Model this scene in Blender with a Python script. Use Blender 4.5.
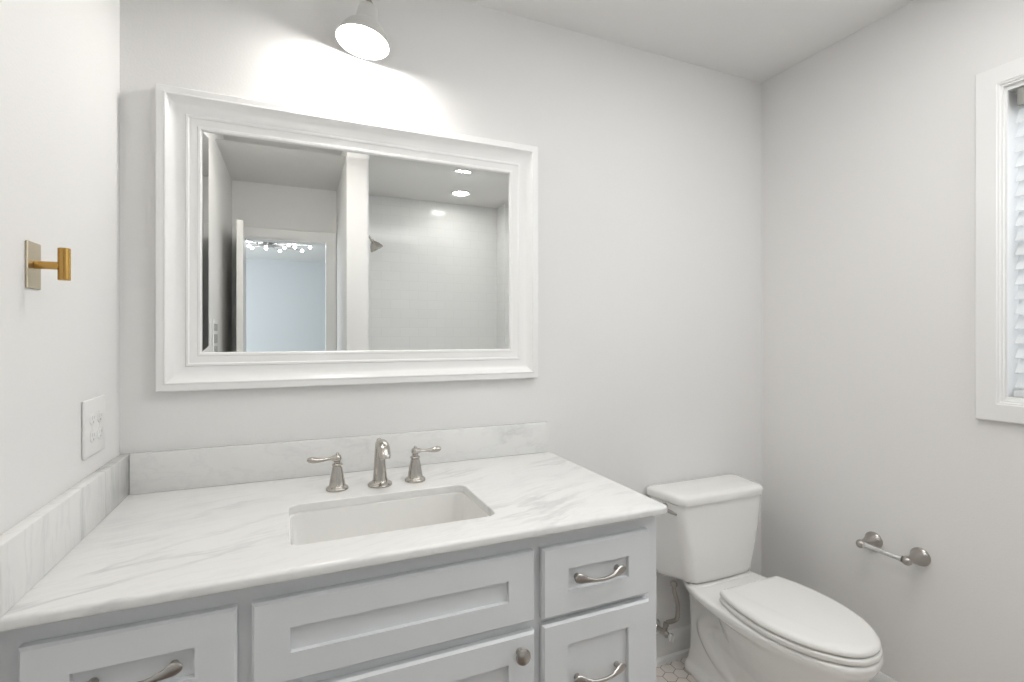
import bpy, bmesh, math, random
from mathutils import Vector, Matrix
PI = math.pi
scn = bpy.context.scene
C = scn.collection
for o in list(bpy.data.objects): bpy.data.objects.remove(o)

# ---------------------------------------------------------------- camera
F_PX, YAW, V0 = 501.6, math.radians(23.37), 335.43
cd = bpy.data.cameras.new('camera'); cam = bpy.data.objects.new('camera', cd); C.objects.link(cam)
cd.sensor_fit = 'HORIZONTAL'; cd.sensor_width = 36.0; cd.lens = 36.0 * F_PX / 1024
cd.shift_y = (V0 - 341.0) / 1024 * -1 * -1
cd.clip_start = 0.02
cam.location = (.429, -1.64, 1.328); cam.rotation_euler = (PI / 2, 0, -YAW)
scn.camera = cam

# ---------------------------------------------------------------- world, exposure
w = bpy.data.worlds.new('world'); scn.world = w; w.use_nodes = True
bg = w.node_tree.nodes['Background']; bg.inputs[0].default_value = (.86, .93, 1, 1); bg.inputs[1].default_value = 1.5
vs = scn.view_settings; vs.view_transform = 'Standard'; vs.look = 'None'; vs.gamma = 1; vs.use_curve_mapping = False
vs.exposure = 0.54

# ---------------------------------------------------------------- large lights
def area(name, loc, rot, sx, sy, power, col, spread=PI):
    l = bpy.data.lights.new(name, 'AREA'); l.shape = 'RECTANGLE'; l.size = sx; l.size_y = sy; l.energy = power; l.color = col; l.spread = spread
    o = bpy.data.objects.new(name, l); C.objects.link(o); o.location = loc; o.rotation_euler = rot
    return o
area('ceiling_fill_soft', (1.45, -1.05, 2.46), (0, 0, 0), .9, .6, 6.8, (1, .985, .97))  # added soft fill just under the ceiling; no fixture hangs here
area('side_fill_soft', (2.22, -1.62, 2.0), (math.radians(68), 0, math.radians(52)), .5, .7, 3.4, (.94, .97, 1))  # added fill inside the room for the cabinet fronts, not light through the window
area('passage_fill_soft', (.40, -1.32, 2.46), (math.radians(-25), 0, 0), .5, .3, 5.0, (1, .95, .88))  # added fill to brighten the passage and rear wall; no lamp there
area('bedroom_daylight', (-1.8, -4.8, 1.5), (0, -PI / 2, 0), 1.6, 2.2, 52.0, (.90, .955, 1))
area('window_daylight', (3.3, -1.2, 2.0), (0, math.radians(75), 0), 1.6, 1.4, 30.0, (.88, .94, 1))

# ---------------------------------------------------------------- materials
def mat(name, col, rough=.5, metal=0., spec=.5, **k):
    m = bpy.data.materials.new(name); m.use_nodes = True
    b = m.node_tree.nodes['Principled BSDF']
    b.inputs['Base Color'].default_value = (*col, 1); b.inputs['Roughness'].default_value = rough
    b.inputs['Metallic'].default_value = metal; b.inputs['Specular IOR Level'].default_value = spec
    for a, v in k.items(): b.inputs[a.replace('_', ' ')].default_value = v
    return m
def nodes(m): return m.node_tree.nodes, m.node_tree.links, m.node_tree.nodes['Principled BSDF']
def bumpy(m, scale, strength, dist=.001, detail=2, stretch=None):
    N, L, b = nodes(m)
    tc = N.new('ShaderNodeTexCoord'); mp = N.new('ShaderNodeMapping'); no = N.new('ShaderNodeTexNoise'); bu = N.new('ShaderNodeBump')
    if stretch: mp.inputs['Scale'].default_value = stretch
    no.inputs['Scale'].default_value = scale; no.inputs['Detail'].default_value = detail
    bu.inputs['Strength'].default_value = strength; bu.inputs['Distance'].default_value = dist
    L.new(tc.outputs['Object'], mp.inputs[0]); L.new(mp.outputs[0], no.inputs['Vector']); L.new(no.outputs[0], bu.inputs['Height']); L.new(bu.outputs[0], b.inputs['Normal'])
    return m
WALL = (.825, .82, .81)
M = {}
M['wall'] = bumpy(mat('wall_paint', WALL, .62, spec=.3), 170, .35, .0012, 3)
M['ceiling'] = bumpy(mat('ceiling_paint', (.84, .835, .82), .8, spec=.2), 120, .3, .0012, 3)
M['trim'] = bumpy(mat('white_trim_paint', (.86, .86, .85), .33), 30, .08, .0005)
M['frame'] = bumpy(mat('white_frame_paint', (.90, .90, .89), .30), 30, .05, .0005)
M['cabinet'] = bumpy(mat('light_grey_cabinet_paint', (.75, .772, .787), .38), 60, .06, .0005)
M['porcelain'] = bumpy(mat('white_porcelain', (.87, .865, .845), .10, Coat_Weight=.3, Coat_Roughness=.03), 6, .02, .0005)
M['plastic'] = bumpy(mat('white_plastic', (.84, .84, .83), .35), 60, .03, .0003)
M['seat'] = bumpy(mat('white_seat_plastic', (.86, .855, .83), .22), 12, .02, .0003)
M['nickel'] = bumpy(mat('brushed_nickel', (.50, .475, .44), .25, 1), 260, .05, .0003, stretch=(1, 1, .15))
M['nickel_dark'] = bumpy(mat('satin_nickel_pull', (.44, .415, .39), .28, 1), 260, .05, .0003)
M['chrome'] = mat('chrome', (.75, .75, .74), .10, 1)
M['steel'] = bumpy(mat('braided_steel', (.36, .34, .31), .38, 1), 500, .6, .001)
M['brass'] = bumpy(mat('antique_brass', (.50, .30, .09), .24, 1), 300, .08, .0003, stretch=(1, 1, .1))
M['brass_pale'] = bumpy(mat('brushed_pale_brass', (.60, .53, .40), .38, 1), 300, .15, .0004, stretch=(8, 8, .4))
M['mirror'] = mat('mirror_silver', (.90, .915, .91), .0, 1)
M['dark'] = mat('dark_slot', (.05, .05, .05), .6)
M['greyslot'] = mat('grey_switch', (.45, .46, .46), .4)
M['caulk'] = mat('white_caulk', (.85, .85, .84), .5)
M['bed_wall'] = bumpy(mat('bedroom_paint', (.66, .685, .70), .8), 100, .2, .001)
M['bed_floor'] = bumpy(mat('bedroom_carpet', (.45, .43, .40), .9), 200, .5, .003)
M['door'] = mat('door_paint', (.82, .82, .80), .4)
M['slat'] = bumpy(mat('white_blind_slat', (.88, .88, .87), .4, Transmission_Weight=0), 20, .03, .0005)
M['glass'] = mat('window_glass', (1, 1, 1), .0, IOR=1.1, Transmission_Weight=1)
M['shade'] = mat('white_enamel_shade', (.66, .655, .63), .3)
M['shade_in'] = mat('white_reflector', (.75, .75, .74), .5)
def translucent(m, col, f):
    N, L, b = nodes(m); t = N.new('ShaderNodeBsdfTranslucent'); t.inputs[0].default_value = (*col, 1); x = N.new('ShaderNodeMixShader'); x.inputs[0].default_value = f
    L.new(b.outputs[0], x.inputs[1]); L.new(t.outputs[0], x.inputs[2]); L.new(x.outputs[0], N['Material Output'].inputs['Surface'])
translucent(M['slat'], (.9, .92, .94), .40)
M['bracket'] = mat('bracket_plastic', (.33, .33, .30), .35)
def emis(name, col, s):
    m = mat(name, (.9, .9, .9), .4); b = m.node_tree.nodes['Principled BSDF']
    b.inputs['Emission Color'].default_value = (*col, 1); b.inputs['Emission Strength'].default_value = s
    return m
M['bulb'] = emis('glowing_bulb', (1, .97, .93), 165)
M['can'] = emis('glowing_lens', (1, .97, .92), 42)
M['star'] = emis('small_glowing_bulb', (.95, .98, 1), 14)

def marble(name, rotz, rotx=0, seed=0, stretch=(1.6, 9, 6), amt=1.0):
    m = mat(name, (.87, .87, .86), .17); N, L, b = nodes(m)
    tc = N.new('ShaderNodeTexCoord'); r = N.new('ShaderNodeMapping'); r.inputs['Rotation'].default_value = (rotx, 0, rotz); r.inputs['Location'].default_value = (seed, seed * .7, seed * .3)
    L.new(tc.outputs['Object'], r.inputs[0])
    wn = N.new('ShaderNodeTexNoise'); wn.inputs['Scale'].default_value = 3.0; wn.inputs['Detail'].default_value = 4; L.new(r.outputs[0], wn.inputs['Vector'])
    sub = N.new('ShaderNodeVectorMath'); sub.operation = 'SUBTRACT'; sub.inputs[1].default_value = (.5, .5, .5); L.new(wn.outputs['Color'], sub.inputs[0])
    sc = N.new('ShaderNodeVectorMath'); sc.operation = 'SCALE'; sc.inputs['Scale'].default_value = .10; L.new(sub.outputs[0], sc.inputs[0])
    ad = N.new('ShaderNodeVectorMath'); ad.operation = 'ADD'; L.new(r.outputs[0], ad.inputs[0]); L.new(sc.outputs[0], ad.inputs[1])
    st = N.new('ShaderNodeVectorMath'); st.operation = 'MULTIPLY'; st.inputs[1].default_value = stretch; L.new(ad.outputs[0], st.inputs[0])
    def vein(scale, det, lo, hi):
        n = N.new('ShaderNodeTexNoise'); n.inputs['Scale'].default_value = scale; n.inputs['Detail'].default_value = det; n.inputs['Roughness'].default_value = .6
        L.new(st.outputs[0], n.inputs['Vector'])
        a = N.new('ShaderNodeMath'); a.operation = 'SUBTRACT'; a.inputs[1].default_value = .5; L.new(n.outputs[0], a.inputs[0])
        c = N.new('ShaderNodeMath'); c.operation = 'ABSOLUTE'; L.new(a.outputs[0], c.inputs[0])
        mr = N.new('ShaderNodeMapRange'); mr.inputs['From Min'].default_value = lo; mr.inputs['From Max'].default_value = hi; mr.inputs['To Min'].default_value = 1; mr.inputs['To Max'].default_value = 0
        L.new(c.outputs[0], mr.inputs['Value']); return mr.outputs[0]
    v1 = vein(1.1, 5, 0, .05); v2 = vein(2.4, 6, 0, .035)
    # patchy strength so that veins come and go
    pn = N.new('ShaderNodeTexNoise'); pn.inputs['Scale'].default_value = 4.5; pn.inputs['Detail'].default_value = 2; L.new(r.outputs[0], pn.inputs['Vector'])
    pm = N.new('ShaderNodeMapRange'); pm.inputs['From Min'].default_value = .45; pm.inputs['From Max'].default_value = .68; L.new(pn.outputs[0], pm.inputs['Value'])
    m1 = N.new('ShaderNodeMath'); m1.operation = 'MULTIPLY'; L.new(v1, m1.inputs[0]); L.new(pm.outputs[0], m1.inputs[1])
    cl = N.new('ShaderNodeTexNoise'); cl.inputs['Scale'].default_value = .8; cl.inputs['Detail'].default_value = 3; L.new(st.outputs[0], cl.inputs['Vector'])
    cr = N.new('ShaderNodeMapRange'); cr.inputs['From Min'].default_value = .35; cr.inputs['From Max'].default_value = .75; L.new(cl.outputs[0], cr.inputs['Value'])
    def mix(fac, k, A, Bc):
        q = N.new('ShaderNodeMath'); q.operation = 'MULTIPLY'; q.inputs[1].default_value = k; L.new(fac, q.inputs[0])
        x = N.new('ShaderNodeMix'); x.data_type = 'RGBA'; L.new(q.outputs[0], x.inputs['Factor'])
        if isinstance(A, tuple): x.inputs['A'].default_value = (*A, 1)
        else: L.new(A, x.inputs['A'])
        x.inputs['B'].default_value = (*Bc, 1); return x.outputs['Result']
    c = mix(cr.outputs[0], .45 * amt, (.815, .815, .80), (.70, .705, .705))
    c = mix(v2, .16 * amt, c, (.52, .53, .54)); c = mix(m1.outputs[0], .55 * amt, c, (.42, .43, .45))
    L.new(c, b.inputs['Base Color']); return m
M['marble'] = marble('honed_white_marble', -.30, amt=.75)
M['marble_back'] = marble('honed_white_marble_splash', 0, .0, 3.1, (3, 3, 7), .8)
M['marble_side'] = marble('honed_white_marble_side', 0, 0, 7.7, (3, 9, 1.5), 1.15)

def tilemat(axis):
    m = mat('white_subway_tile_' + axis, (.84, .85, .84), .13); N, L, b = nodes(m)
    tc = N.new('ShaderNodeTexCoord'); sp = N.new('ShaderNodeSeparateXYZ'); cb = N.new('ShaderNodeCombineXYZ'); br = N.new('ShaderNodeTexBrick')
    L.new(tc.outputs['Object'], sp.inputs[0]); L.new(sp.outputs[0 if axis == 'x' else 1], cb.inputs[0]); L.new(sp.outputs[2], cb.inputs[1]); L.new(cb.outputs[0], br.inputs['Vector'])
    br.inputs['Scale'].default_value = 1; br.inputs['Brick Width'].default_value = .154; br.inputs['Row Height'].default_value = .0775; br.inputs['Mortar Size'].default_value = .0014; br.inputs['Mortar Smooth'].default_value = .3
    br.inputs['Color1'].default_value = (.84, .85, .845, 1); br.inputs['Color2'].default_value = (.86, .865, .86, 1); br.inputs['Mortar'].default_value = (.78, .79, .785, 1)
    L.new(br.outputs['Color'], b.inputs['Base Color'])
    bu = N.new('ShaderNodeBump'); bu.inputs['Strength'].default_value = .3; bu.inputs['Distance'].default_value = .001; bu.invert = True
    L.new(br.outputs['Fac'], bu.inputs['Height']); L.new(bu.outputs[0], b.inputs['Normal'])
    return m
M['tile_x'] = tilemat('x'); M['tile_y'] = tilemat('y')
def hexmat():
    m = mat('white_hex_tile', (.8, .75, .7), .3); N, L, b = nodes(m)
    tc = N.new('ShaderNodeTexCoord'); n = N.new('ShaderNodeTexNoise'); n.inputs['Scale'].default_value = 14
    r = N.new('ShaderNodeValToRGB'); r.color_ramp.elements[0].color = (.76, .69, .64, 1); r.color_ramp.elements[1].color = (.86, .82, .78, 1)
    L.new(tc.outputs['Object'], n.inputs['Vector']); L.new(n.outputs[0], r.inputs[0]); L.new(r.outputs[0], b.inputs['Base Color'])
    return m
M['hex'] = hexmat(); M['grout'] = bumpy(mat('brown_grout', (.30, .24, .20), .9), 300, .3, .0006)

# ---------------------------------------------------------------- helpers
def obj(name, bm, m, parent=None, smooth=35):
    bmesh.ops.recalc_face_normals(bm, faces=bm.faces)
    me = bpy.data.meshes.new(name); bm.to_mesh(me); bm.free()
    ms = m if isinstance(m, (list, tuple)) else [m]
    for x in ms: me.materials.append(x)
    if smooth:
        for p in me.polygons: p.use_smooth = True
        me.set_sharp_from_angle(angle=math.radians(smooth))
    o = bpy.data.objects.new(name, me); C.objects.link(o)
    if parent:
        o.parent = parent
        q = parent; T = Matrix()
        while q: T = Matrix.Translation(q.location) @ q.rotation_euler.to_matrix().to_4x4() @ T; q = q.parent
        me.transform(T.inverted())          # meshes are written in room coordinates
    return o
def tag(o, label, cat, group=None, kind=None):
    o['label'] = label; o['category'] = cat
    if group: o['group'] = group
    if kind: o['kind'] = kind
    return o
def thing(name, label, cat, loc, group=None):
    o = bpy.data.objects.new(name, None); C.objects.link(o); o.location = loc; o.empty_display_size = .05
    return tag(o, label, cat, group)
def struct(name, bm, m, label=None, parent=None, smooth=35):
    o = obj(name, bm, m, parent, smooth)
    if not parent: o['kind'] = 'structure'
    if label: o['label'] = label
    if not parent: o['category'] = name.split('_')[0]
    return o
def box(bm, x0, x1, y0, y1, z0, z1, bev=0, seg=2, mi=0):
    r = bmesh.ops.create_cube(bm, size=1, matrix=Matrix.Translation(((x0 + x1) / 2, (y0 + y1) / 2, (z0 + z1) / 2)) @ Matrix.Diagonal((abs(x1 - x0), abs(y1 - y0), abs(z1 - z0), 1)))
    fs = set(f for v in r['verts'] for f in v.link_faces)
    for f in fs: f.material_index = mi
    if bev:
        es = list(set(e for v in r['verts'] for e in v.link_edges))
        bmesh.ops.bevel(bm, geom=es, offset=bev, segments=seg, profile=.5, affect='EDGES')
    return bm
def B(*a, **k): return box(bmesh.new(), *a, **k)
def loft(bm, rings, closed=True, cap0=True, cap1=True, mi=0):
    vr = [[bm.verts.new(p) for p in r] for r in rings]
    n = len(vr[0])
    for a, b in zip(vr, vr[1:]):
        for i in range(n if closed else n - 1):
            j = (i + 1) % n
            f = bm.faces.new((a[i], a[j], b[j], b[i])); f.material_index = mi
    if cap0: bm.faces.new(vr[0][::-1]).material_index = mi
    if cap1: bm.faces.new(vr[-1]).material_index = mi
    return vr
def rrect(cx, cy, hx, hy, r, n=6):
    r = min(r, hx * .999, hy * .999); pts = []
    for k, (sx, sy) in enumerate(((1, 1), (-1, 1), (-1, -1), (1, -1))):
        for i in range(n + 1):
            a = PI / 2 * k + PI / 2 * i / n
            pts.append((cx + sx * (hx - r) + r * math.cos(a), cy + sy * (hy - r) + r * math.sin(a)))
    return pts
def lathe(bm, prof, origin=(0, 0, 0), axis=(0, 0, 1), n=32, mi=0, cap=True):
    """prof: (radius, height) along axis"""
    ax = Vector(axis).normalized(); q = Vector((0, 0, 1)).rotation_difference(ax).to_matrix(); o = Vector(origin)
    rings = []
    for r, h in prof:
        rings.append([o + q @ Vector((max(r, 1e-4) * math.cos(2 * PI * i / n), max(r, 1e-4) * math.sin(2 * PI * i / n), h)) for i in range(n)])
    loft(bm, rings, cap0=cap, cap1=cap, mi=mi); return bm
def tube(bm, pts, rad, n=12, mi=0, flat=None):
    """pts list of 3-vectors, rad scalar or list; flat optional list of vertical squash"""
    P = [Vector(p) for p in pts]; R = rad if isinstance(rad, (list, tuple)) else [rad] * len(P)
    up = Vector((0, 0, 1)); rings = []; prev = None
    for i, p in enumerate(P):
        t = (P[min(i + 1, len(P) - 1)] - P[max(i - 1, 0)]).normalized()
        if prev is None:
            a = up if abs(t.z) < .9 else Vector((1, 0, 0))
            u = (a - t * a.dot(t)).normalized()
        else:
            u = (prev - t * prev.dot(t)).normalized()
        prev = u; v = t.cross(u)
        f = flat[i] if flat else 1
        rings.append([p + (u * math.cos(2 * PI * k / n) * f + v * math.sin(2 * PI * k / n)) * R[i] for k in range(n)])
    loft(bm, rings, mi=mi); return bm
def spline(cp, n=8):
    """Catmull-Rom through tuples of any length"""
    out = []; cp = [tuple(c) for c in cp]
    for i in range(len(cp) - 1):
        p0 = cp[max(i - 1, 0)]; p1 = cp[i]; p2 = cp[i + 1]; p3 = cp[min(i + 2, len(cp) - 1)]
        for k in range(n):
            t = k / n
            out.append(tuple(.5 * ((2 * b) + (-a + c) * t + (2 * a - 5 * b + 4 * c - d) * t * t + (-a + 3 * b - 3 * c + d) * t ** 3) for a, b, c, d in zip(p0, p1, p2, p3)))
    out.append(cp[-1]); return out
def sphere(bm, c, r, seg=20, sc=(1, 1, 1)):
    bmesh.ops.create_uvsphere(bm, u_segments=seg, v_segments=seg // 2, radius=r, matrix=Matrix.Translation(c) @ Matrix.Diagonal((*sc, 1))); return bm
def subsurf(o, lv=1):
    s = o.modifiers.new('subdivision', 'SUBSURF'); s.levels = s.render_levels = lv

# ================================================================ SETTING
X1, YB, H = 2.371, -2.583, 2.473          # right wall, rear wall, ceiling
WX0, WX1, WY = .7286, .855, -1.7105       # wing wall between passage and shower
T = .12
struct('wall_back', B(-T, X1 + T, 0, T, -.02, H + .02), M['wall'], 'off-white wall behind the mirror, sink and toilet', smooth=0)
struct('wall_left', B(-T, 0, YB, 0, -.02, H + .02), M['wall'], 'off-white wall with the brass hook and outlet', smooth=0)
# right wall with the window opening
WY0, WY1, WZ0, WZ1 = -.846, -1.556, 1.135, 2.066
bm = bmesh.new()
box(bm, X1, X1 + T, YB, WY1, -.02, H + .02); box(bm, X1, X1 + T, WY0, 0, -.02, H + .02)
box(bm, X1, X1 + T, WY1, WY0, -.02, WZ0); box(bm, X1, X1 + T, WY1, WY0, WZ1, H + .02)
struct('wall_right', bm, M['wall'], 'off-white wall with the window and paper holder', smooth=0)
# rear wall with the doorway
DX0, DX1, DZ = .072, .664, 2.065
bm = bmesh.new()
box(bm, -T, DX0, YB - T, YB, -.02, H + .02); box(bm, DX1, WX1, YB - T, YB, -.02, H + .02); box(bm, DX0, DX1, YB - T, YB, DZ, H + .02)
struct('wall_rear', bm, M['wall'], 'off-white wall around the bedroom doorway, seen in the mirror', smooth=0)
struct('wall_wing', B(WX0, WX1, YB, WY, 0, H), M['wall'], 'off-white wall end beside the shower, seen in the mirror', smooth=0)
struct('wall_shower_rear', B(WX1, X1 + T, YB - T, YB, -.02, H + .02), M['tile_x'], 'white subway tile shower wall seen in the mirror', smooth=0)
struct('wall_shower_left', B(WX1, WX1 + .010, YB, WY - .01, 0, H), M['tile_y'], 'white subway tiles beside the shower head', smooth=0)
struct('wall_shower_right', B(2.10, X1, YB, WY, 0, H), M['tile_y'], 'white subway tile shower end wall seen in the mirror', smooth=0)
struct('ceiling', B(-T, X1 + T, YB - T, T, H, H + .1), M['ceiling'], 'flat off-white ceiling', smooth=0)
# floor: 2 inch hexagon tiles
bm = bmesh.new(); box(bm, -T, X1 + T, YB - T, T, -.10, -.0012, mi=1)
s = .0285; dx = math.sqrt(3) * (s + .0013); dy = 1.5 * (s + .0013)
j = 0; y = -.005
while y > YB:
    x = 1.0 if y > -1.4 else 0.0
    x = 1.20 + (dx / 2 if j % 2 else 0)
    while x < X1 + .02:
        vt = [(x + s * math.cos(PI / 6 + PI / 3 * k), y + s * math.sin(PI / 6 + PI / 3 * k)) for k in range(6)]
        vt = [(min(max(a, 0), X1), min(max(b, YB), 0)) for a, b in vt]
        f = bm.faces.new([bm.verts.new((a, b, 0)) for a, b in vt])
        x += dx
    y -= dy; j += 1
me_floor = struct('floor', bm, [M['hex'], M['grout']], 'small white hexagon floor tiles with brown grout', smooth=0)

# baseboards
def baseprof(bm, x0, x1, ydir=True, y=0):
    pr = [(0, 0), (.026, 0), (.026, .012), (.022, .021), (.014, .026), (.014, .088), (.011, .094), (.011, .099), (.006, .108), (.004, .112), (0, .112)]
    return pr
def baseboard(name, a, b, nrm, label):
    pr = baseprof(None, 0, 0); bm = bmesh.new(); a = Vector(a); b = Vector(b); nrm = Vector(nrm)
    loft(bm, [[p + nrm * d + Vector((0, 0, z)) for d, z in pr] for p in (a, b)])
    return struct(name, bm, M['trim'], label, smooth=30)
baseboard('baseboard_back', (1.2745, 0, 0), (X1 - .0265, 0, 0), (0, -1, 0), 'white baseboard behind the toilet')
baseboard('baseboard_right', (X1, 0, 0), (X1, WY, 0), (-1, 0, 0), 'white baseboard under the window wall')

# window: casing, jamb, sash, pane
def ringframe(bm, u0, u1, v0, v1, prof, mp):
    """prof: (inset from outer edge, protrusion); mp(u,v,d)->point"""
    rings = []
    for d, h in prof:
        rings.append([mp(u0 + d, v0 + d, h), mp(u1 - d, v0 + d, h), mp(u1 - d, v1 - d, h), mp(u0 + d, v1 - d, h)])
    vr = [[bm.verts.new(p) for p in r] for r in rings]
    for a, b in zip(vr, vr[1:] + vr[:1]):
        for i in range(4):
            k = (i + 1) % 4; bm.faces.new((a[i], a[k], b[k], b[i]))
    return bm
mpx = lambda u, v, d: (X1 - d, u, v)
bm = bmesh.new()
ringframe(bm, -1.620, -.786, 1.071, 2.132, [(0, 0), (0, .015), (.003, .018), (.051, .018), (.053, .015), (.057, .015), (.059, .010), (.064, .010), (.064, 0)], mpx)
win = struct('window_1', bm, M['trim'], 'white framed window with lowered blinds at the right edge', smooth=30)
bm = bmesh.new()
ringframe(bm, WY1, WY0, WZ0, WZ1, [(0, 0), (.010, 0), (.010, -T), (0, -T)], mpx)
struct('window_jamb', bm, M['trim'], parent=win)
bm = bmesh.new()
ringframe(bm, WY1 + .010, WY0 - .010, WZ0 + .010, WZ1 - .010, [(0, -.075), (.038, -.075), (.042, -.080), (.042, -.100), (0, -.100)], mpx)
box(bm, X1 + .080, X1 + .10, WY1 + .05, WY0 - .05, 1.585, 1.625)
struct('window_sash', bm, M['trim'], parent=win)
struct('window_pane', B(X1 + .088, X1 + .092, WY1 + .048, WY0 - .048, WZ0 + .05, WZ1 - .05), M['glass'], parent=win, smooth=0)

# door casing of the rear doorway
def ucasing(x0, x1, ztop, wdt, yw, sgn):
    """door casing: outer x0..x1, outer top ztop"""
    bm = bmesh.new(); rows = []
    for d, h in [(0, 0), (0, .017), (.004, .020), (wdt * .6, .016), (wdt, .010), (wdt, 0)]:
        rows.append([(x0 + d, yw + sgn * h, 0), (x0 + d, yw + sgn * h, ztop - d), (x1 - d, yw + sgn * h, ztop - d), (x1 - d, yw + sgn * h, 0)])
    vr = [[bm.verts.new(p) for p in r] for r in rows]
    for a, b in zip(vr, vr[1:] + vr[:1]):
        for i in range(3): bm.faces.new((a[i], a[i + 1], b[i + 1], b[i]))
    for i in (0, 3): bm.faces.new([r[i] for r in vr])
    return bm
struct('trim_1', ucasing(.002, .7275, 2.135, .070, YB, 1), M['trim'], 'white door casing around the bedroom doorway, seen in the mirror')
bm = bmesh.new()
box(bm, DX0, DX0 + .012, YB - T, YB, 0, DZ); box(bm, DX1 - .012, DX1, YB - T, YB, 0, DZ); box(bm, DX0 + .012, DX1 - .012, YB - T, YB, DZ - .012, DZ)
struct('trim_2', bm, M['trim'], 'white jamb lining the bedroom doorway', smooth=0)
# open door leaf
hinge = Vector((.085, YB + .022, 0))
dr = bpy.data.objects.new('door_1', None); C.objects.link(dr); dr.location = hinge; dr.rotation_euler = (0, 0, math.radians(86)); dr['kind'] = 'structure'; dr['category'] = 'door'
dr['label'] = 'open white bathroom door folded toward the left wall, its edge seen in the mirror'
def localobj(name, bm, m, parent, smooth=35):
    """mesh already in the parent's own coordinates"""
    p2 = obj(name, bm, m, None, smooth); p2.parent = parent; return p2
bm = bmesh.new(); box(bm, 0.005, .605, 0, .038, .008, 2.058, bev=.0015, seg=1)
localobj('door_leaf', bm, M['door'], dr, 30)
bm = bmesh.new()
for yy in (-.006, .044):
    lathe(bm, [(.028, 0), (.028, .004), (.012, .008), (.012, .035), (.026, .042), (.028, .052), (.020, .062), (.0, .064)], (.545, yy if yy < 0 else .038, .95), (0, -1 if yy < 0 else 1, 0))
localobj('door_knob', bm, M['nickel'], dr)

# bedroom beyond the doorway
BY0, BY1, BX0, BX1 = -6.80, YB - T, -2.2, 3.2
struct('wall_bedroom_rear', B(BX0, BX1, BY0 - .1, BY0, 0, H), M['bed_wall'], 'cool grey bedroom wall seen through the doorway', smooth=0)
struct('wall_bedroom_left', B(BX0 - .1, BX0, BY0, BY1, 0, H), M['bed_wall'], 'cool grey bedroom wall, out of view', smooth=0)
struct('wall_bedroom_right', B(BX1, BX1 + .1, BY0, BY1, 0, H), M['bed_wall'], 'cool grey bedroom wall on the far side, out of view', smooth=0)
bm = bmesh.new(); box(bm, BX0, -T, BY1 - .02, BY1, 0, H); box(bm, X1 + T, BX1, BY1 - .02, BY1, 0, H)
struct('wall_bedroom_front', bm, M['bed_wall'], 'cool grey bedroom wall beside the bathroom, out of view', smooth=0)
struct('ceiling_bedroom', B(BX0, BX1, BY0, BY1, H, H + .1), M['ceiling'], 'bedroom ceiling carrying the star-shaped light', smooth=0)
struct('floor_bedroom', B(BX0, BX1, BY0, BY1, -.1, 0), M['bed_floor'], 'bedroom floor beyond the doorway', smooth=0)

# ================================================================ VANITY CABINET
VX0, VX1, VYF = .0, 1.274, -.612
cab = thing('vanity_cabinet', 'light grey vanity cabinet with recessed panel drawers under the marble countertop', 'cabinet', ((VX0 + VX1) / 2, -.31, 0))
bm = bmesh.new()
bx = box
zt = .882
bx(bm, VX0 + .001, VX0 + .020, VYF + .02, -.002, 0, zt); bx(bm, VX1 - .018, VX1, VYF + .02, -.002, 0, zt)
bx(bm, VX0 + .02, VX1 - .018, -.014, -.002, .10, zt); bx(bm, VX0 + .02, VX1 - .018, VYF + .02, -.014, .10, .118)
bx(bm, VX0 + .02, VX1 - .018, -.55, -.535, 0, .10)
for xx in (.342, .926): bx(bm, xx - .009, xx + .009, VYF + .02, -.014, .118, .68)
obj('carcass', bm, M['cabinet'], cab, 0)
bm = bmesh.new()   # face frame: stiles and rails
for a, b in ((VX0 + .001, .050), (.322, .374), (.906, .954), (1.222, VX1)): bx(bm, a, b, VYF, VYF + .02, .10 if a > .1 and b < 1.25 else .0, zt)
for a, b in ((.050, .322), (.374, .906), (.954, 1.222)):
    bx(bm, a, b, VYF, VYF + .02, .828, zt); bx(bm, a, b, VYF, VYF + .02, .665, .70); bx(bm, a, b, VYF, VYF + .02, .10, .135)
    if b - a < .4: bx(bm, a, b, VYF, VYF + .02, .372, .402)
obj('face_frame', bm, M['cabinet'], cab, 0)
def shaker(x0, x1, z0, z1, st=.064, rail=.054, t=.020, ch=.0045):
    bm = bmesh.new(); y0 = VYF - .001; y1 = VYF - t
    R = lambda d, y: [(x0 + d, y, z0 + d), (x1 - d, y, z0 + d), (x1 - d, y, z1 - d), (x0 + d, y, z1 - d)]
    I = lambda e, y: [(x0 + st + e, y, z0 + rail + e), (x1 - st - e, y, z0 + rail + e), (x1 - st - e, y, z1 - rail - e), (x0 + st + e, y, z1 - rail - e)]
    loft(bm, [R(.0, y0), R(0, y1 + .0055), R(.0012, y1 + .0045), R(ch, y1), I(0, y1), I(.0006, y1 + .0095)])
    return bm
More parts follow.
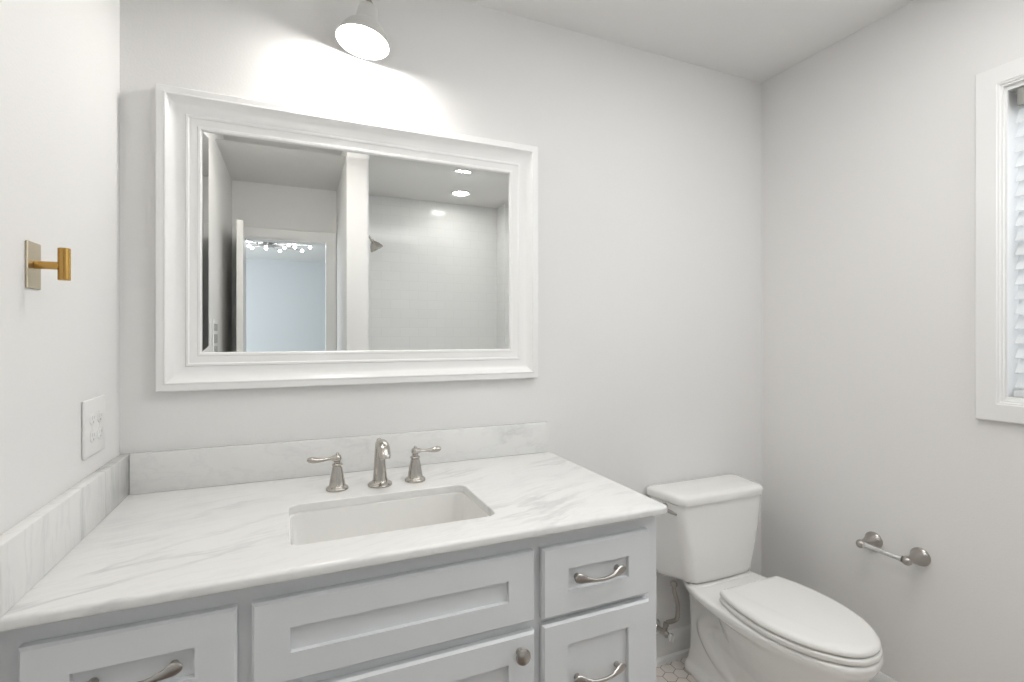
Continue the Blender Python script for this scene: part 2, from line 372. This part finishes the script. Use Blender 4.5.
def pull(x, z, parent, length=.139, mirror=1):
    """arched pull with flattened spoon ends"""
    yb = VYF - .0115; L = length / 2
    bm = bmesh.new()
    for sgn in (-1, 1): lathe(bm, [(.0075, 0), (.0062, .004), (.005, .012), (.005, .020)], (x + sgn * (L - .014), yb + .0005, z), (0, -1, 0), 16)
    cp = [(-L, -.0155, .0030), (-L + .004, -.0165, .0085), (-L + .014, -.0185, .0112), (-L + .027, -.0225, .0080), (-L * .35, -.0275, .0048), (0, -.029, .0044)]
    cp = spline(cp, 6)
    full = cp + [(-a, b, r) for a, b, r in cp[-2::-1]]
    pts = [(x + a, yb + b, z - .0085 * math.cos(a / L * PI / 2) + .004) for a, b, r in full]
    bm2 = bm; P = [Vector(p) for p in pts]; rings = []
    for i, p in enumerate(P):
        t = (P[min(i + 1, len(P) - 1)] - P[max(i - 1, 0)]).normalized(); v = Vector((0, 0, 1)); v = (v - t * v.dot(t)).normalized(); u = t.cross(v)
        r = full[i][2]; th = min(r, .0045)
        rings.append([p + v * math.cos(2 * PI * k / 12) * r + u * math.sin(2 * PI * k / 12) * th for k in range(12)])
    loft(bm2, rings)
    return obj('handle', bm2, M['nickel_dark'], parent)
def drawer(x0, x1, z0, z1, handle=True, name='drawer', hz=None):
    d = obj(name, shaker(x0, x1, z0, z1), M['cabinet'], cab, 30)
    if handle: pull((x0 + x1) / 2 - .001, hz if hz else (z0 + z1) / 2, d)
    return d
for k, (a, b) in enumerate(((.036, .334), (.941, 1.238))):
    drawer(a, b, .686, .845); drawer(a, b, .390, .672, hz=.531); drawer(a, b, .120, .376, hz=.248)
drawer(.357, .921, .690, .845, handle=False, name='false_drawer_front')
dd = obj('door', shaker(.357, .921, .120, .667, rail=.060), M['cabinet'], cab, 30)
bm = bmesh.new(); lathe(bm, [(.0088, 0), (.0085, .002), (.006, .006), (.006, .012), (.0115, .016), (.0165, .020), (.0172, .023), (.0155, .027), (.010, .030), (.004, .0312), (0, .0314)], (.882, VYF - .0195, .632), (0, -1, 0), 28)
obj('knob', bm, M['nickel_dark'], dd)

# ---------------------------------------------------------------- countertop with sink cutout
CX0, CX1, CY, CZ = .001, 1.284, -.650, .905
SX0, SX1, SY0, SY1 = .416, .867, -.540, -.273
def ctop():
    bm = bmesh.new()
    # outer edge rounded on the front and right only
    def outer(d, z):
        return [(CX0, -.001, z), (CX0, CY + d, z), (CX1 - d - .012, CY + d, z), (CX1 - d - .0035, CY + d + .0035, z), (CX1 - d, CY + d + .012, z), (CX1 - d, -.001, z)]
    rings = []
    r = .009
    for a in range(0, 6):
        t = a / 5 * PI / 2; rings.append(outer(r - r * math.sin(t), CZ - (r - r * math.cos(t)) * .9))
    rb = .005
    for a in range(0, 5):
        t = a / 4 * PI / 2; rings.append(outer(rb - rb * math.cos(t),   .8835 + rb - rb * math.sin(t)))
    vr = loft(bm, rings, cap0=False, cap1=False)
    def hole(z, d=0): return [(x, y, z) for x, y in rrect((SX0 + SX1) / 2, (SY0 + SY1) / 2, (SX1 - SX0) / 2 + d, (SY1 - SY0) / 2 + d, .026 + d, 6)]
    hr = loft(bm, [hole(CZ, .002), hole(CZ - .002), hole(.8850), hole(.8850, .035), hole(.8835, .035)], cap0=False, cap1=False)
    bm.edges.ensure_lookup_table()
    for A, Bq in ((vr[0], hr[0]), (vr[-1], hr[-1])):
        es = []
        for rg in (A, Bq):
            for i in range(len(rg)): es.append(bm.edges.get((rg[i], rg[(i + 1) % len(rg)])))
        bmesh.ops.triangle_fill(bm, use_beauty=True, use_dissolve=False, edges=es)
    return bm
tag(obj('countertop', ctop(), M['marble'], None, 30), 'white marble countertop with faint grey veins and a rectangular sink cutout', 'countertop')
bm = B(.0262, CX1 - .010, -.021, -.001, CZ + .0005, 1.013, bev=.0015, seg=2)
tag(obj('backsplash', bm, M['marble_back'], None, 30), 'long low marble backsplash strip on the wall below the mirror', 'backsplash')
bm = B(.001, .0252, CY, -.001, CZ + .0005, 1.013, bev=.0015, seg=2)
tag(obj('side_splash', bm, M['marble_side'], None, 30), 'short marble splash strip with vertical veins along the left wall', 'backsplash')

# sink
snk = thing('sink', 'white undermount rectangular sink set in the marble countertop', 'sink', ((SX0 + SX1) / 2, (SY0 + SY1) / 2, .735))
cx, cy, hx, hy = (SX0 + SX1) / 2, (SY0 + SY1) / 2, (SX1 - SX0) / 2, (SY1 - SY0) / 2
bm = bmesh.new()
R = lambda ex, z, r: [(x, y, z) for x, y in rrect(cx, cy, hx + ex, hy + ex, r, 8)]
loft(bm, [R(.030, .874, .05), R(.030, .8844, .05), R(.001, .8844, .028), R(-.002, .8820, .03), R(-.004, .84, .032), R(-.010, .78, .036), R(-.016, .752, .04), R(-.030, .740, .045), R(-.06, .735, .05), R(-.09, .733, .03)], cap0=False, cap1=True)
loft(bm, [R(.030, .874, .05), R(.006, .870, .04), R(.002, .78, .04), R(-.01, .735, .045), R(-.05, .722, .05)], cap0=False, cap1=True)
obj('basin', bm, M['porcelain'], snk)
bm = bmesh.new(); lathe(bm, [(.030, 0), (.030, .002), (.024, .003), (.022, .001), (.010, .001), (.010, .004), (.0, .005)], (cx, cy, .7335)); obj('drain', bm, M['nickel'], snk)

# faucet: spout and two lever handles
fct = thing('faucet', 'brushed nickel faucet behind the sink, with a curved spout between two lever handles', 'faucet', (.649, -.19, CZ + .0005))
bm = bmesh.new()
lathe(bm, [(.0335, 0), (.0335, .004), (.031, .007), (.026, .009), (.0225, .012), (.021, .016)], (.649, -.19, CZ + .0005), n=36)
obj('base_flange', bm, M['nickel'], fct)
sp = spline([(-.190, .915, .0205, .0205), (-.188, .945, .0178, .0185), (-.187, .975, .0155, .0165), (-.189, 1.000, .0145, .0150), (-.197, 1.020, .0145, .0135), (-.213, 1.0275, .0160, .0120), (-.233, 1.0265, .0172, .0115), (-.252, 1.018, .0175, .0115), (-.264, 1.004, .0165, .0120), (-.267, .996, .0150, .0120)], 5)
P = [Vector((.649, a, b)) for a, b, c, d in sp]; rings = []
for i, p in enumerate(P):
    t = (P[min(i + 1, len(P) - 1)] - P[max(i - 1, 0)]).normalized(); v = Vector((1, 0, 0)); u = t.cross(v)
    rings.append([p + v * math.cos(2 * PI * k / 20) * sp[i][2] + u * math.sin(2 * PI * k / 20) * sp[i][3] for k in range(20)])
bm = bmesh.new(); loft(bm, rings); obj('spout', bm, M['nickel'], fct, 50)
bm = bmesh.new(); lathe(bm, [(.0035, 0), (.0035, .012), (.0065, .014), (.0075, .019), (.005, .024), (0, .025)], (.649, -.184, 1.012), (0, .55, 1), 16); obj('lift_rod', bm, M['nickel'], fct)
def lever(x, y, sgn):
    o = (x, y, CZ + .0005)
    bm = bmesh.new(); lathe(bm, [(.0295, 0), (.0295, .004), (.0275, .007), (.0235, .009), (.0215, .012), (.0195, .025), (.0160, .045), (.0130, .060), (.0120, .064), (.0140, .066), (.0142, .069), (.0120, .071), (.0085, .073), (.0080, .078)], o, n=32)
    h = obj('handle', bm, M['nickel'], fct)
    bm = bmesh.new(); cp = spline([(-.0110, 0, .003), (-.008, 0, .0085), (0, 0, .0115), (.008, .0, .0090), (.014, .0005, .0066), (.024, .0, .0052), (.036, -.001, .0062), (.052, -.001, .0092), (.064, .0005, .0105), (.073, .001, .0085), (.0775, .001, .003)], 5)
    rings = []
    for a, b, r in cp:
        rings.append([(x + sgn * a, y + r * math.cos(2 * PI * k / 14), CZ + .0855 + b + r * (.78 if a > .015 else 1) * math.sin(2 * PI * k / 14)) for k in range(14)])
    loft(bm, rings); lathe(bm, [(.004, .094), (.0045, .097), (.003, .100), (0, .101)], o, n=16)
    obj('lever', bm, M['nickel'], h, 50)
lever(.535, -.183, -1); lever(.750, -.185, 1)

# ================================================================ MIRROR
mr = thing('wall_mirror', 'large rectangular wall mirror in a thick white frame above the sink', 'mirror', (.658, 0, 1.172))
mpy = lambda u, v, d: (u, -d, v)
FX0, FX1, FZ0, FZ1 = .085, 1.228, 1.176, 2.004
prof = [(0, .001), (0, .026), (.002, .029), (.018, .031), (.0205, .0335), (.0235, .0335), (.026, .0300), (.031, .0250), (.038, .0205), (.047, .0170), (.058, .0150), (.066, .0145), (.068, .0175), (.073, .0178), (.076, .0155), (.080, .0150), (.094, .0135), (.0965, .0150), (.1015, .0148), (.1045, .0120), (.1050, .0065), (.1050, .001)]
bm = bmesh.new(); ringframe(bm, FX0, FX1, FZ0, FZ1, prof, mpy); obj('mirror_frame', bm, M['frame'], mr, 25)
gx0, gx1, gz0, gz1 = FX0 + .103, FX1 - .103, FZ0 + .105, FZ1 - .103
bm = bmesh.new()
bw = .0175; bt = .00062
R4 = lambda d, y: [(gx0 + d, y, gz0 + d), (gx1 - d, y, gz0 + d), (gx1 - d, y, gz1 - d), (gx0 + d, y, gz1 - d)]
loft(bm, [R4(0, -.002), R4(0, -.0060 - bt), R4(bw, -.0060)], cap0=True, cap1=True)
obj('mirror_glass', bm, M['mirror'], mr, 0)

# ================================================================ WALL SCONCE
LX, LY, LZ = .614, -.090, 2.201
ndn = Vector((math.sin(-.150), -.053, -1)).normalized(); nup = -ndn
rim = Vector((LX, LY, LZ))
lmp = thing('wall_sconce', 'glowing white bell-shaped wall lamp above the mirror', 'lamp', (.66, 0, 2.43))
bm = bmesh.new()
outer = [(.0785, 0), (.0785, .004), (.074, .010), (.068, .024), (.060, .040), (.050, .052), (.040, .060), (.034, .066), (.0315, .074), (.030, .100), (.028, .112), (.020, .119), (.010, .121), (.0, .121)]
inner = [(.0, .060), (.028, .060), (.036, .056), (.046, .049), (.056, .038), (.064, .023), (.0705, .009), (.0755, .000), (.0785, 0)]
rings = []
q = Vector((0, 0, 1)).rotation_difference(nup).to_matrix(); n = 48
def ringat(r, h): return [rim + q @ Vector((max(r, 1e-4) * math.cos(2 * PI * i / n), max(r, 1e-4) * math.sin(2 * PI * i / n), h)) for i in range(n)]
loft(bm, [ringat(r, h) for r, h in outer], cap0=False, cap1=True)
loft(bm, [ringat(r, h) for r, h in inner], cap0=True, cap1=False, mi=1)
obj('lamp_shade', bm, [M['shade'], M['shade_in']], lmp, 40)
bm = bmesh.new(); bc = rim + nup * .012; sphere(bm, bc, .030, 16); lathe(bm, [(.022, .018), (.015, .034), (.013, .050)], bc, nup, 16)
obj('bulb', bm, M['bulb'], lmp)
top = rim + nup * .119
bm = bmesh.new(); pts = spline([top, top + Vector((.004, .002, .028)), (.650, -.075, 2.372), (.658, -.055, 2.412), (.66, -.030, 2.430), (.66, -.008, 2.434)], 6)
lathe(bm, [(.012, 0), (.012, .010), (.008, .016), (.006, .018)], top, nup, 20); tube(bm, pts, .0055, 14); obj('arm', bm, M['nickel'], lmp)
bm = bmesh.new(); lathe(bm, [(.033, 0), (.033, .006), (.027, .012), (.012, .016), (.009, .020)], (.66, -.0005, 2.434), (0, -1, 0), 32); obj('wall_plate', bm, M['nickel'], lmp)

# recessed light in the shower ceiling
rl = thing('recessed_light', 'round recessed ceiling light above the shower, seen in the mirror', 'ceiling light', (1.651, -2.24, H))
bm = bmesh.new(); lathe(bm, [(.062, -.0005), (.088, -.0005), (.090, -.003), (.086, -.006), (.066, -.006), (.062, -.003)], (1.651, -2.24, H), n=40, cap=False)
obj('trim_ring', bm, M['trim'], rl)
bm = bmesh.new(); lathe(bm, [(.0, -.0012), (.062, -.0012), (.064, -.0032), (.0, -.0034)], (1.651, -2.24, H), n=40); obj('lens', bm, M['can'], rl)

# ================================================================ BRASS HOOK
hk = thing('robe_hook', 'brass robe hook with a square plate and an upright cylinder knob on the left wall', 'hook', (0, -.486, 1.452))
obj('wall_plate', B(.0005, .0040, -.511, -.461, 1.411, 1.493, bev=.0008, seg=1), M['brass_pale'], hk, 30)
bm = bmesh.new(); lathe(bm, [(.0070, .0), (.0070, .044)], (.0042, -.486, 1.4535), (1, 0, 0), 24); obj('stem', bm, M['brass'], hk)
bm = bmesh.new(); lathe(bm, [(.0085, 0), (.0093, .0008), (.0093, .0572), (.0085, .058)], (.0455, -.486, 1.4275), (0, 0, 1), 32); obj('knob', bm, M['brass'], hk)

# ================================================================ OUTLET
ol = thing('wall_outlet', 'white double outlet plate on the left wall above the side splash', 'outlet', (0, -.195, 1.117))
obj('cover_plate', B(.0005, .0065, -.262, -.130, 1.055, 1.184, bev=.0028, seg=3), M['plastic'], ol, 40)
for yy in (-.219, -.173):
    for zz in (1.100, 1.139):
        bm = bmesh.new(); pts = []
        for i in range(28):
            a = 2 * PI * i / 28; pts.append((max(-.0145, min(.0145, .0172 * math.cos(a))), .0140 * math.sin(a) if abs(math.sin(a)) < .9 else math.copysign(.0140, math.sin(a))))
        loft(bm, [[(.0062, yy + a, zz + b) for a, b in pts], [(.0082, yy + a, zz + b) for a, b in pts], [(.0088, yy + a * .93, zz + b * .93) for a, b in pts]])
        r_ = obj('receptacle', bm, M['plastic'], ol, 40)
        bm = bmesh.new(); box(bm, .0085, .0091, yy - .0068, yy - .0054, zz - .002, zz + .007); box(bm, .0085, .0091, yy + .0054, yy + .0068, zz - .001, zz + .006); lathe(bm, [(.0024, 0), (.0024, .0006)], (.0085, yy, zz - .0075), (1, 0, 0), 12)
        obj('slots', bm, M['greyslot'], r_, 0)
    bm = bmesh.new(); lathe(bm, [(.0028, 0), (.0026, .0010), (.0, .0014)], (.0063, yy, 1.1195), (1, 0, 0), 14); obj('screw', bm, M['plastic'], ol)

# switch plate near the doorway, seen in the mirror
sw = thing('switch_plate', 'pale switch plate with grey rockers on the left wall, seen in the mirror', 'switch', (0, -1.70, 1.31))
obj('cover_plate', B(.0005, .0065, -1.80, -1.62, 1.20, 1.42, bev=.002, seg=2), M['plastic'], sw, 40)
for a, b in ((1.355, 1.395), (1.285, 1.335), (1.215, 1.25)):
    obj('rocker', B(.0060, .0095, -1.77, -1.655, a, b, bev=.001, seg=1), M['greyslot'], sw, 30)

# ================================================================ PAPER HOLDER
ph = thing('toilet_paper_holder', 'empty nickel toilet paper holder on the right wall beyond the toilet', 'paper holder', (X1, -.555, .58))
Z0 = .580; yA, yB2 = -.482, -.631
for yy in (yA, yB2):
    bm = bmesh.new(); lathe(bm, [(.0300, 0), (.0305, .002), (.0300, .005), (.0265, .008), (.0225, .018), (.0180, .030), (.0140, .044), (.0110, .056), (.0100, .066)], (X1 - .0005, yy, Z0), (-1, 0, 0), 32)
    sphere(bm, (X1 - .076, yy, Z0 - .001), .0150, 24)
    obj('post', bm, M['nickel_dark'], ph)
bm = bmesh.new(); lathe(bm, [(.0115, 0), (.0115, .004), (.0095, .006), (.0095, .0605), (.0082, .0615), (.0082, .116), (.0110, .118), (.0110, .123)], (X1 - .076, yA - .012, Z0 - .001), (0, -1, 0), 24)
obj('roller_bar', bm, M['chrome'], ph)

# ================================================================ TOILET
TX = 1.948
tl = thing('toilet', 'white two-piece toilet with closed lid between the vanity and the right wall', 'toilet', (TX, -.33, 0))
# tank
def tankring(hf, hb, y0, y1, z, rf=.045, rb=.03, bow=.008, n=7):
    """rounded trapezoid: half width hf at the front y0, hb at the back y1"""
    pts = []
    for k, (sx, sy) in enumerate(((1, 1), (-1, 1), (-1, -1), (1, -1))):
        r = rb if sy > 0 else rf
        hx = hb if sy > 0 else hf
        cxx = sx * (hx - r); cyy = (y1 - r) if sy > 0 else (y0 + r)
        for i in range(n + 1):
            a = PI / 2 * k + PI / 2 * i / n; x_ = cxx + r * math.cos(a); y_ = cyy + r * math.sin(a)
            if sy < 0: y_ -= bow * (1 - min(1, abs(x_) / hx) ** 2)
            pts.append((TX + x_, y_, z))
        if k == 2:
            for i in range(1, 8):
                x_ = -(hx - r) + 2 * (hx - r) * i / 8; pts.append((TX + x_, y0 - bow * (1 - (abs(x_) / hx) ** 2), z))
    return pts
bm = bmesh.new()
loft(bm, [tankring(.118, .160, -.155, -.05, .386), tankring(.150, .196, -.174, -.035, .388), tankring(.164, .208, -.184, -.030, .396), tankring(.172, .214, -.188, -.026, .412), tankring(.186, .219, -.190, -.022, .48), tankring(.206, .225, -.191, -.020, .58), tankring(.216, .230, -.192, -.018, .66), tankring(.219, .232, -.192, -.018, .694)])
obj('tank', bm, M['porcelain'], tl, 50)
bm = bmesh.new(); tr = lambda d, z, b=.008: tankring(.221 - d, .238 - d, -.201 + d, -.006 - d, z, .042 - d * .4, .026, b)
loft(bm, [tr(.006, .6945), tr(.001, .697), tr(0, .702), tr(0, .718), tr(.003, .724), tr(.010, .7285), tr(.030, .7315), tr(.07, .733)])
obj('tank_lid', bm, M['porcelain'], tl, 50)
# flush lever on the tank's left side
bm = bmesh.new(); lathe(bm, [(.013, 0), (.013, .004), (.009, .009), (.007, .014)], (TX - .222, -.115, .676), (-1, 0, 0), 20)
tube(bm, [(TX - .235, -.115, .676), (TX - .242, -.117, .676), (TX - .245, -.140, .676), (TX - .243, -.170, .674), (TX - .241, -.195, .672)], [.006, .006, .0065, .007, .004], 12)
obj('flush_lever', bm, M['nickel_dark'], tl)
# bowl and pedestal
def section(cp, z, n=5):
    """cp: (y, half width) from the back centre to the front centre"""
    pts = spline(cp, n); half = [(TX - hw, y, z) for y, hw in pts]
    other = [(TX + hw, y, z) for y, hw in pts[1:-1]][::-1]
    return half + other
SEC = [
 (0.000, [(-.060, 0), (-.062, .060), (-.080, .098), (-.20, .104), (-.34, .100), (-.46, .098), (-.520, .070), (-.530, 0)]),
 (0.028, [(-.060, 0), (-.062, .058), (-.080, .094), (-.20, .100), (-.34, .096), (-.46, .094), (-.515, .068), (-.524, 0)]),
 (0.040, [(-.066, 0), (-.068, .050), (-.084, .082), (-.20, .086), (-.34, .084), (-.46, .084), (-.510, .062), (-.520, 0)]),
 (0.090, [(-.072, 0), (-.074, .046), (-.090, .074), (-.20, .074), (-.34, .080), (-.46, .088), (-.525, .062), (-.538, 0)]),
 (0.160, [(-.074, 0), (-.076, .046), (-.092, .072), (-.20, .060), (-.33, .078), (-.48, .104), (-.570, .070), (-.590, 0)]),
 (0.230, [(-.074, 0), (-.076, .048), (-.094, .074), (-.22, .062), (-.34, .112), (-.50, .130), (-.620, .080), (-.648, 0)]),
 (0.290, [(-.072, 0), (-.074, .056), (-.094, .078), (-.22, .076), (-.33, .138), (-.52, .150), (-.660, .086), (-.694, 0)]),
 (0.330, [(-.062, 0), (-.064, .060), (-.086, .088), (-.20, .104), (-.34, .152), (-.53, .158), (-.682, .092), (-.720, 0)]),
 (0.346, [(-.050, 0), (-.052, .070), (-.075, .100), (-.19, .146), (-.34, .172), (-.53, .166), (-.692, .094), (-.732, 0)]),
 (0.354, [(-.045, 0), (-.047, .074), (-.070, .106), (-.18, .160), (-.34, .180), (-.53, .171), (-.697, .096), (-.738, 0)]),
 (0.378, [(-.044, 0), (-.046, .076), (-.068, .108), (-.18, .165), (-.34, .183), (-.53, .173), (-.700, .097), (-.741, 0)]),
 (0.386, [(-.048, 0), (-.050, .070), (-.074, .102), (-.18, .158), (-.34, .177), (-.53, .167), (-.694, .093), (-.734, 0)]),
]
bm = bmesh.new(); loft(bm, [section(cp, z) for z, cp in SEC])
# trapway relief on both flanks
for sx in (-1, 1):
    pts = spline([(TX + sx * .030, -.36, .24), (TX + sx * .040, -.27, .262), (TX + sx * .042, -.19, .250), (TX + sx * .044, -.150, .200), (TX + sx * .044, -.185, .140), (TX + sx * .046, -.27, .090), (TX + sx * .040, -.38, .060), (TX + sx * .020, -.46, .05)], 5)
    tube(bm, pts, [.030 + .012 * math.sin(PI * i / (len(pts) - 1)) for i in range(len(pts))], 16)
bowl = obj('bowl', bm, M['porcelain'], tl, 0)
rm = bowl.modifiers.new('remesh', 'REMESH'); rm.mode = 'VOXEL'; rm.voxel_size = .0045; rm.use_smooth_shade = True
sm = bowl.modifiers.new('smooth', 'SMOOTH'); sm.factor = .5; sm.iterations = 22
# raised deck under the tank
bm = bmesh.new(); rr = lambda d, z: tankring(.152 - d, .10, -.205 + d, -.060, z, .03, .02, .0)
loft(bm, [rr(0, .3850), rr(.006, .3875), rr(.012, .3885)]); obj('tank_gasket_deck', bm, M['porcelain'], tl, 50)
LID = [(-.300, 0), (-.300, .100), (-.303, .138), (-.314, .147), (-.38, .166), (-.46, .174), (-.54, .168), (-.63, .138), (-.700, .085), (-.728, .038), (-.733, 0)]
def grow(cp, d, dy=0): return [(y + (d if i < 3 else (-d if i > 7 else 0)) + dy, max(0, hw + (d if 0 < i < len(cp) - 1 else 0))) for i, (y, hw) in enumerate(cp)]
bm = bmesh.new(); loft(bm, [section(grow(LID, a, -.002), z) for a, z in ((-.008, .3875), (-.001, .3885), (.001, .392), (.001, .401), (-.001, .405), (-.007, .4065))]); obj('seat', bm, M['seat'], tl, 50)
bm = bmesh.new(); loft(bm, [section(grow(LID, a), z) for a, z in ((-.010, .4095), (-.003, .4100), (-.0005, .412), (0, .416), (-.001, .422), (-.005, .4265), (-.012, .4290), (-.026, .4302))]); obj('lid', bm, M['seat'], tl, 50)
for sx in (-1, 1):
    bm = bmesh.new(); lathe(bm, [(.011, 0), (.011, .046)], (TX + sx * .075 - .023, -.291, .405), (1, 0, 0), 16); box(bm, TX + sx * .075 - .014, TX + sx * .075 + .014, -.300, -.280, .386, .400, bev=.003); obj('hinge', bm, M['seat'], tl)
for sx in (-1, 1): obj('bolt_cap', sphere(bmesh.new(), (TX + sx * .090, -.27, .030), .014, 16, (1, 1, .9)), M['porcelain'], tl)

# water supply valve and braided hose
sv = thing('supply_valve', 'angle stop valve with braided hose on the wall between vanity and toilet', 'valve', (1.772, 0, .150))
bm = bmesh.new(); lathe(bm, [(.026, 0), (.026, .003), (.018, .008), (.010, .011), (.008, .014)], (1.772, -.0005, .150), (0, -1, 0), 28); obj('escutcheon', bm, M['chrome'], sv)
bm = bmesh.new(); lathe(bm, [(.008, .006), (.008, .040), (.012, .041), (.012, .070), (.009, .074), (.007, .082), (.010, .083), (.010, .088)], (1.772, 0, .150), (0, -1, 0), 16)
lathe(bm, [(.009, 0), (.009, .022), (.011, .023), (.011, .034), (.006, .036)], (1.772, -.056, .155), (.25, 0, 1), 12)
obj('valve_body', bm, M['steel'], sv)
bm = bmesh.new(); lathe(bm, [(.004, 0), (.013, .002), (.014, .006), (.012, .013), (.004, .015)], (1.772, -.088, .150), (0, -1, 0), 20)
for f in bm.verts: f.co.z = .150 + (f.co.z - .150) * 1.35
obj('valve_handle', bm, M['chrome'], sv)
bm = bmesh.new(); pts = spline([(1.783, -.058, .190), (1.796, -.080, .205), (1.792, -.105, .232), (1.782, -.118, .290), (1.764, -.120, .345), (1.762, -.120, .366)], 6); tube(bm, pts, .0085, 12)
lathe(bm, [(.010, 0), (.013, .003), (.013, .014), (.010, .018)], (1.762, -.120, .366), (0, 0, 1), 8)
obj('hose', bm, M['steel'], sv)

# ================================================================ WINDOW BLIND
bd = thing('window_blind', 'white horizontal slat blind hanging inside the window at the right edge', 'blind', (X1 + .03, -1.2, WZ1 - .012))
bx0, bx1 = -1.538, -.864
obj('headrail', B(X1 + .010, X1 + .058, bx0, bx1 - .018, WZ1 - .058, WZ1 - .012, bev=.002), M['slat'], bd, 30)
bm = bmesh.new(); box(bm, X1 + .006, X1 + .062, bx1 - .017, bx1 - .012, WZ1 - .062, WZ1 - .0115); box(bm, X1 + .006, X1 + .009, bx1 - .026, bx1 - .012, WZ1 - .062, WZ1 - .0115)
obj('headrail_bracket', bm, M['bracket'], bd, 30)
bm = bmesh.new(); z = WZ1 - .085; tl_a = math.radians(62)
while z > WZ0 + .045:
    c, s_ = math.cos(tl_a), math.sin(tl_a); cxs = X1 + .034; hw = .025
    rings = []
    for yy in (bx0, bx1):
        row = []
        for k in range(7):
            u = -hw + 2 * hw * k / 6; b_ = .0022 * (1 - (u / hw) ** 2); row.append((cxs + u * c - b_ * s_ * -1, yy, z + u * s_ + b_ * c))
        row2 = [(p[0] + .0024 * s_, yy, p[2] - .0024 * c) for p in row[::-1]]
        rings.append(row + row2)
    loft(bm, rings); z -= .0436
obj('slats', bm, M['slat'], bd, 40)
obj('bottom_rail', B(X1 + .012, X1 + .056, bx0, bx1, WZ0 + .012, WZ0 + .030, bev=.003), M['slat'], bd, 30)
for yy in (-.97, -1.43):
    bm = bmesh.new()
    for xx in (X1 + .0105, X1 + .0565): tube(bm, [(xx, yy, WZ0 + .03), (xx, yy, WZ1 - .058)], .0009, 6)
    box(bm, X1 + .0105, X1 + .0565, yy - .001, yy + .001, WZ0 + .0295, WZ0 + .0312)
    obj('ladder_cord', bm, M['slat'], bd, 0)

# ================================================================ SHOWER HEAD
sh = thing('shower_head', 'nickel shower head on a bent arm beside the white tiles, seen in the mirror', 'shower head', (WX1 + .010, -2.20, 2.085))
bm = bmesh.new(); lathe(bm, [(.028, 0), (.028, .003), (.018, .009), (.010, .011)], (WX1 + .0105, -2.20, 2.085), (1, 0, 0), 24); obj('flange', bm, M['nickel'], sh)
bm = bmesh.new(); tube(bm, spline([(WX1 + .012, -2.2, 2.085), (WX1 + .045, -2.2, 2.083), (WX1 + .075, -2.2, 2.062), (WX1 + .095, -2.2, 2.035)], 6), .0085, 14); obj('arm', bm, M['nickel'], sh)
bm = bmesh.new(); lathe(bm, [(.012, 0), (.014, .008), (.012, .015), (.020, .024), (.034, .042), (.047, .066), (.050, .078), (.047, .084), (.0, .086)], (WX1 + .093, -2.2, 2.040), (.50, 0, -.86), 28); obj('head', bm, M['nickel'], sh)

# ================================================================ BEDROOM CEILING LIGHT
ch = thing('bedroom_chandelier', 'sprawling ceiling light with many small glowing bulbs, seen in the mirror through the doorway', 'chandelier', (.12, -5.15, H))
bm = bmesh.new(); lathe(bm, [(.0, -.060), (.08, -.060), (.11, -.050), (.12, -.03), (.11, -.0005)], (.12, -5.15, H), n=28); obj('canopy', bm, M['nickel_dark'], ch)
tips = [(-.079, -4.718), (-.08, -5.13), (-.058, -5.27), (.147, -4.653), (.098, -5.241), (.312, -4.614), (.251, -5.375), (.308, -5.112), (.416, -4.738), (.426, -5.023), (.512, -4.662), (.508, -5.264), (.594, -4.95), (-.15, -4.95), (.36, -4.85)]
bm = bmesh.new()
for x_, y_ in tips: tube(bm, [(.12, -5.15, H - .045), (x_, y_, 2.405)], .0035, 8)
obj('arms', bm, M['nickel_dark'], ch)
for x_, y_ in tips:
    bm = bmesh.new(); sphere(bm, (x_, y_, 2.40), .019, 12); obj('bulb', bm, M['star'], ch)
